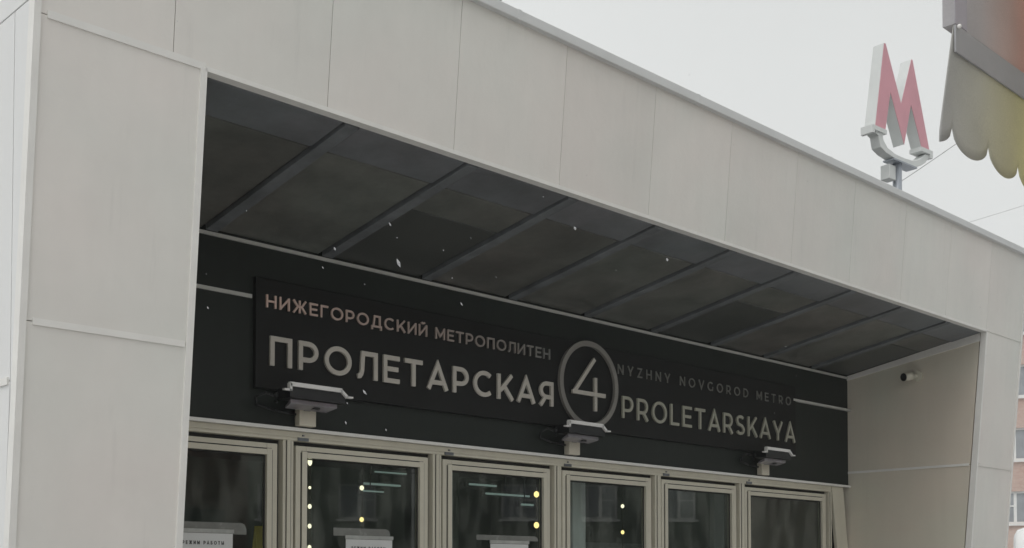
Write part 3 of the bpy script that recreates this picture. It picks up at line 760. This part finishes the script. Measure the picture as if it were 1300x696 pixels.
# ------------------------------------------------------------------ metro letter on the roof
ang = math.radians(4)
MP = (9.736, 5.0, 4.38)
t = tag(empty('metro_roof_sign', MP, -ang), 'red and white metro letter M on a short steel mast above the roof edge', 'sign')
def local(mb, name, m, bevel=0.):
    o = mb.build(name, m, bevel=bevel); o.parent = t; return o
zt, zb = 1.885, 1.085
H0 = MP[2]
pk = .218; c0 = -.035
out = [(-.425, 1.12), (c0-pk-.022, 1.888), (c0-pk, 1.888), (-.012, 1.415), (c0+pk-.018, 1.868), (c0+pk, 1.868), (.455, 1.11),
       (.322, 1.11), (.150, 1.452), (.030, 1.062), (-.185, 1.478), (-.272, 1.12)]
local(MB().prism([(x, -.005, z) for x, z in out], [(x, .100, z) for x, z in out]), 'letter_body', M['m_white'])
local(MB().prism([(x*.99, -.0095, z-.002) for x, z in out], [(x*.99, -.0055, z-.002) for x, z in out]), 'red_face', M['m_red'])
ft = MB()
ft.prism([(-.475, -.015, 1.05), (-.44, -.015, 1.05), (-.44, -.015, 1.08), (-.255, -.015, 1.08), (-.255, -.015, 1.118), (-.475, -.015, 1.118)], [(-.475, .105, 1.05), (-.44, .105, 1.05), (-.44, .105, 1.08), (-.255, .105, 1.08), (-.255, .105, 1.118), (-.475, .105, 1.118)])
local(ft, 'foot_serif', M['m_white'])
ft = MB()
ft.prism([(.305, -.015, 1.07), (.455, -.015, 1.07), (.455, -.015, 1.04), (.50, -.015, 1.04), (.50, -.015, 1.108), (.305, -.015, 1.108)], [(.305, .105, 1.07), (.455, .105, 1.07), (.455, .105, 1.04), (.50, .105, 1.04), (.50, .105, 1.108), (.305, .105, 1.108)])
local(ft, 'foot_serif', M['m_white'])
bs = MB()
arc = [(-.40, 1.085), (-.40, 1.06), (-.36, 1.05), (-.345, .99), (-.33, .955), (-.24, .925), (-.10, .907), (.24, .907), (.33, .945), (.40, .985), (.46, 1.045), (.46, 1.065),
       (.40, 1.065), (.30, .992), (.20, .955), (.05, .945), (-.10, .948), (-.22, .975), (-.285, 1.03), (-.30, 1.085)]
bs.prism([(x, .0, z) for x, z in arc], [(x, .09, z) for x, z in arc])
local(bs, 'base_channel', M['m_white'], bevel=.004)
local(MB().box(-.14, .24, -.01, .10, .890, .9035), 'base_plate', M['pole'])
local(MB().tube((.0, .045, 0.0), (.0, .045, .889), .040, n=20).box(-.09, .09, -.045, .135, .0, .012), 'mast', M['pole'])
local(MB().box(-.15, -.045, .03, .12, .73, .86), 'junction_box', M['m_white'], bevel=.006)

# ------------------------------------------------------------------ overhead wires
def wire(p, q, sag, label, r=.006, n=16):
    p = Vector(p); q = Vector(q); pts = []
    for i in range(n+1):
        u = i/n; v = p.lerp(q, u); v.z -= sag*4*u*(1-u); pts.append(v)
    o = MB().path(pts, r, 5).build('overhead_wire', M['wire'])
    return tag(o, label, 'wire')
a = at(1120, 229, 9.0); b = at(1200, 174, 9.0)
d = (b-a)
wire(a-d*2.2, a+d*5, .25, 'thin wire passing behind the mast of the red metro letter', .006)
a = at(1246, 275, 14.0); b = at(1300, 257, 14.0); d = b-a
wire(a-d*1.0, a+d*5, .1, 'faint wire low in the sky at the right edge above the roof line', .005)
a = at(631, 6, 4.3); b = at(642, -8, 4.6)
wire(a, a+(b-a)*6, .0, 'short dark wire end leaving the roof edge at the top of the picture', .006, 4)

# ------------------------------------------------------------------ market kiosk with its scalloped awning
YA = 1.42; ZA = 3.095
K = tag(empty('market_kiosk', (4.6, -.6, 0)), 'kiosk awning with scalloped grey and yellow valance at the upper right corner', 'kiosk')
av = awning_mat('valance_fabric', [(0, (.60, .60, .60)), (.40, (.66, .65, .58)), (.75, (.72, .69, .50)), (1, (.80, .77, .46))], .62, 3.0)
af = awning_mat('fascia_fabric', [(0, (.66, .65, .67)), (.35, (.66, .63, .63)), (.7, (.72, .58, .54)), (1, (.78, .50, .42))], .55, 3.05)
rf_ = awning_mat('roof_fabric', [(0, (.86, .84, .76)), (1, (.86, .84, .74))], 3., 3.)
def xleft(z): return 2.997+(z-2.755)*.205
pitch, n0 = .2135, 3.077
cols = []; nx = 15
top, depth = ZA, .064
sp_ = []
k = -1
while n0+k*pitch < 5.2:
    for j in range(nx):
        sp_.append((n0+(k+j/nx)*pitch, j/nx))
    k += 1
def zbot(tt, xx): return 2.824-(depth+.0*xx)*(max(0, 1-(2*tt-1)**2))**.5
rows = 10; front_v, idx = [], []
vb = MB(); pts_ = [(x, tt) for x, tt in sp_ if x >= 3.0]
grid = []
for x, tt in pts_:
    col = []
    for r in range(rows+1):
        u = r/rows; z = zbot(tt, x)*(1-u)+top*u
        xx = max(x, xleft(z)) if x < 3.09 else x
        y = YA+.010*(1-u)+.004*math.sin(x*9)*(1-u)
        col.append((xx, y, z))
    grid.append(col)
nr = rows+1
for col in grid: vb.v += col
for col in grid: vb.v += [(x, y+.003, z) for x, y, z in col]
off = len(grid)*nr
for i in range(len(grid)-1):
    for r in range(rows):
        a_ = i*nr+r; vb.f.append((a_, a_+nr, a_+nr+1, a_+1)); vb.f.append((off+a_, off+a_+1, off+a_+nr+1, off+a_+nr)); vb.sm += [True]*2
    vb.f.append((i*nr, off+i*nr, off+(i+1)*nr, (i+1)*nr)); vb.sm.append(False)
for r in range(rows): vb.f.append((r, r+1, off+r+1, off+r)); vb.sm.append(False)
part(vb, 'valance', av, K)
part(MB().box(3.0655, 6.8, YA-.006, YA-.001, 3.020, 3.095), 'hem_band', M['tube_grey'], K)
part(MB().box(3.063, 6.8, YA-.004, YA+.03, 3.097, 3.55), 'awning_front', af, K)
part(MB().box(3.063, 3.135, YA-.006, YA-.0045, 3.098, 3.55), 'awning_edge', mat('edge_tape', (.40, .38, .42), .7), K)
part(MB().ball((3.070, YA-.014, 3.088), .006), 'rivet', M['lamp_white'], K)
part(MB().prism([(3.063, YA+.03, 3.55), (6.8, YA+.03, 3.55), (6.8, -1.2, 3.75), (3.063, -1.2, 3.75)],
                [(3.063, YA+.03, 3.56), (6.8, YA+.03, 3.56), (6.8, -1.2, 3.76), (3.063, -1.2, 3.76)]), 'awning_roof', rf_, K)
part(MB().box(4.4, 6.8, -2.6, .1, .012, 3.2).box(4.3, 6.9, -2.7, .2, 3.2, 3.3), 'booth_wall', M['kiosk'], K)
part(MB().box(4.7, 6.5, .1, .14, 1.0, 2.3), 'serving_window', M['winglass'], K)
part(MB().box(4.6, 6.6, .1, .40, .92, .98), 'counter', M['concrete'], K)
for x in (4.5, 6.7): part(MB().tube((x, .1, 3.0), (x, YA-.02, 3.06), .018, n=8), 'bracket', M['pole'], K)

# ------------------------------------------------------------------ brick apartment block far right
def make_block(loc, rz, label, wm='brick'):
    t = tag(empty('apartment_building', loc, rz), label, 'building')
    W, Dp, Hh, fl = 26., 11., 13.9, 2.68
    wins = []
    x = 1.1
    while x < W-2:
        wins.append((x, x+1.45)); x += 3.1
    def lp(mb, name, m, parent=t):
        o = mb.build(name, m); o.parent = parent; return o
    wl = MB()                                              # front wall with real openings: piers and spandrels
    zrow = [2.24+fl*k-.0 for k in range(-0, 5)]
    zlo = [1.15+fl*k for k in range(5)]; zhi = [z+1.36 for z in zlo]
    prev = 0.
    for a_, b_ in wins+[(W, W)]:
        wl.box(prev, a_, 0, .4, 0, Hh); prev = b_
    for a_, b_ in wins:
        zz = 0.
        for l_, h_ in list(zip(zlo, zhi))+[(Hh, Hh)]:
            wl.box(a_, b_, .002, .4, zz, l_); zz = h_
    wl.box(0, W, .45, Dp, 0, Hh-.05)
    lp(wl, 'wall', M[wm])
    lp(MB().box(-.3, W+.3, -.3, Dp+.3, Hh, Hh+.25), 'roof', M['concrete'])
    fm = MB()
    for (u0, u1, v0, v1) in ((0, .09, 0, 1.36), (1.36, 1.45, 0, 1.36), (.09, 1.36, 0, .08), (.09, 1.36, 1.28, 1.36), (.60, .72, .08, 1.28), (.09, .60, .72, .78)):
        fm.box(u0, u1, .12, .20, v0, v1)
    fmesh = fm.mesh('window', M['winframe'])
    pmesh = MB().box(.05, 1.40, .155, .165, .04, 1.32).mesh('pane', M['housepane'])
    smesh = MB().box(-.08, 1.53, -.10, .12, -.09, -.001).mesh('sill', M['winframe'])
    bmesh_ = MB().box(-.25, -.02, -.55, -.002, -.95, .02).box(-.25, .30, -.55, -.002, -1.02, -.95).mesh('balcony_end', M['concrete'])
    for (a_, b_) in wins:
        for l_ in zlo:
            w_ = bpy.data.objects.new('window', fmesh); COL.objects.link(w_); w_.parent = t; w_.location = (a_, 0, l_)
            for nm_, ms_ in (('pane', pmesh), ('sill', smesh)):
                q = bpy.data.objects.new(nm_, ms_); COL.objects.link(q); q.parent = w_
    lp(MB().box(-.02, W+.02, -.12, -.003, .78, .98), 'plinth_band', M['concrete'])
    return t
# its front faces the viewer; left end hidden behind the right pillar
dirx = Vector((math.cos(math.radians(-66+90)), math.sin(math.radians(-66+90)), 0))
base = Vector((49.2, 22.3, 0))
rot = math.radians(-66-0)
bld = make_block((49.2, 22.3, 2.65-2.65+.0), rot, 'brick apartment block with white framed windows beyond the right edge of the pavilion')
blk2 = make_block((50, -6, 0), math.radians(221), '', 'added_dark_wall')  # unseen blocks added to keep bright sky out of the door reflections
blk3 = copy_tree(blk2); blk3.location = (29, -24.5, 0); blk3.rotation_euler = (0, 0, math.radians(221))
blk3['label'] = 'second dark apartment block added unseen behind the viewer to darken the reflections in the first doors'
blk2['label'] = 'dark apartment block added unseen behind the viewer to darken the reflections in the door glass'

# ------------------------------------------------------------------ white van roof at the lower right
vp = Vector((21.05, 8.75, 0))
t = tag(empty('delivery_van', vp, rot), 'white van parked beyond the right pillar with only its rounded roof corner in view', 'van')
def vl(mb, name, m, parent=t, bevel=0.):
    o = mb.build(name, m, bevel=bevel); o.parent = parent; return o
sec = [(-.92, .45), (-.98, .75), (-.98, 1.35), (-.93, 1.9), (-.84, 2.22), (-.68, 2.40), (-.4, 2.46), (0, 2.48)]
sec = sec+[(-x, z) for x, z in sec[-2::-1]]
def vsec(xx, sy=1., sz=1.): return [(xx, y*sy, .45+(z-.45)*sz) for y, z in sec]
vb_ = MB(); st_ = [(0.0, .90, .93), (.05, .95, .975), (.16, .985, .995), (.4, 1, 1), (3.6, 1, 1), (3.9, .99, .98), (4.3, .97, .74), (4.6, .96, .52), (5.1, .92, .46), (5.2, .85, .36)]
S_ = [vsec(*q) for q in st_]; m_ = len(sec)
for s_ in S_: vb_.v += s_
for i in range(len(S_)-1):
    for j in range(m_):
        j2 = (j+1) % m_; vb_.f.append((i*m_+j, i*m_+j2, (i+1)*m_+j2, (i+1)*m_+j)); vb_.sm.append(j != m_-1)
vb_.f.append(tuple(range(m_))); vb_.f.append(tuple(range(len(S_)*m_-1, (len(S_)-1)*m_-1, -1))); vb_.sm += [False, False]
vl(vb_, 'body', M['vanw'])
for x in (.9, 4.2):
    for y in (-.86, .86):
        wh = vl(MB().tube((x, y-.11, .34), (x, y+.11, .34), .34, n=24), 'wheel', M['rubber'])
        vl(MB().tube((x, y+(.112 if y > 0 else -.112), .34), (x, y+(.12 if y > 0 else -.12), .34), .2, n=18), 'rim', M['pole'], wh)
vl(MB().prism([(3.98, -.80, 2.08), (3.98, .80, 2.08), (4.56, .84, 1.55), (4.56, -.84, 1.55)], [(4.03, -.80, 2.10), (4.03, .80, 2.10), (4.60, .84, 1.57), (4.60, -.84, 1.57)]), 'windscreen', M['winglass'])
vl(MB().box(-.03, .01, -.60, -.08, 1.45, 1.95).box(-.03, .01, .08, .60, 1.45, 1.95), 'rear_window', M['winglass'])
vl(MB().box(-.06, .02, -.85, .85, .42, .60), 'bumper', M['van_dark'])
vl(MB().box(5.16, 5.24, -.80, .80, .42, .62), 'bumper', M['van_dark'])
for y in (-.72, .60): vl(MB().box(5.12, 5.2, y, y+.14, .72, .88), 'headlight', M['lamp_lens'])
for y in (-.86, .78): vl(MB().box(-.02, .01, y, y+.07, .9, 1.2), 'tail_light', M['m_red'])

# ------------------------------------------------------------------ falling snow
sn = MB()
def flake(c, r, l, tilt):
    dirv = Vector((math.sin(tilt)*.75, -math.sin(tilt)*.6, -math.cos(tilt))); a = dirv.orthogonal().normalized(); b = dirv.cross(a)
    n_ = len(sn.v); sn.v += [tuple(c-dirv*l)]+[tuple(c+(a*math.cos(2*PI*i/6)+b*math.sin(2*PI*i/6))*r*random.uniform(.6, 1.1)) for i in range(6)]+[tuple(c+dirv*l)]
    for i in range(6):
        j = (i+1) % 6; sn.f += [(n_, n_+1+i, n_+1+j), (n_+7, n_+1+j, n_+1+i)]; sn.sm += [True]*2
for px, py, dd, r, l in [(506, 334, 2.2, .0042, .012), (495, 285, 2.6, .003, .007), (425, 316, 2.6, .0035, .006), (730, 290, 2.5, .004, .006), (847, 330, 3.0, .0045, .006),
                       (586, 386, 2.4, .0022, .006), (504, 302, 2.6, .0018, .002), (262, 348, 2.4, .0015, .0015), (313, 268, 2.6, .002, .002), (463, 361, 2.5, .0016, .002),
                       (563, 318, 2.5, .002, .002), (574, 353, 2.5, .0018, .002), (264, 391, 2.3, .002, .004), (441, 512, 2.3, .0018, .003), (439, 537, 2.3, .003, .005),
                       (490, 546, 2.3, .002, .004), (410, 340, 2.6, .0018, .005), (794, 376, 2.8, .0015, .002), (463, 498, 2.2, .003, .008), (630, 352, 2.6, .0014, .002),
                       (998, 440, 3.0, .0018, .003), (690, 250, 2.8, .0015, .002), (875, 95, 2.6, .0014, .002)]:
    d = fw + rt*((px-PW/2)/F_PX) + up*((CY-py)/F_PX)
    flake(Vector((0, 0, CAMH))+d*dd, r*.9, l*.8, random.uniform(.35, .75))
for _ in range(70):
    c_ = Vector((random.uniform(.5, 10), random.uniform(1.5, 4.0), random.uniform(.3, 5.5)))
    if c_.length < 2.2: continue
    flake(c_, random.uniform(.0012, .0024), random.uniform(.0015, .004), random.uniform(.2, .8))
tag(sn.build('snowflakes', M['snow']), kind='stuff', label='small snowflakes falling in front of the porch', cat='snow')

# ------------------------------------------------------------------ thin snow haze
hz = MB().box(-950, 950, -950, 950, -1, 17).build('haze', None or M['snow'])
hz.data.materials.clear()
hm = bpy.data.materials.new('haze'); hm.use_nodes = True; hn = hm.node_tree; hn.nodes.clear()
ho = hn.nodes.new('ShaderNodeOutputMaterial'); hv = hn.nodes.new('ShaderNodeVolumePrincipled')
hv.inputs['Color'].default_value = (.95, .96, .96, 1); hv.inputs['Density'].default_value = .0024
hn.links.new(hv.outputs[0], ho.inputs['Volume']); hz.data.materials.append(hm)
tag(hz, kind='stuff')
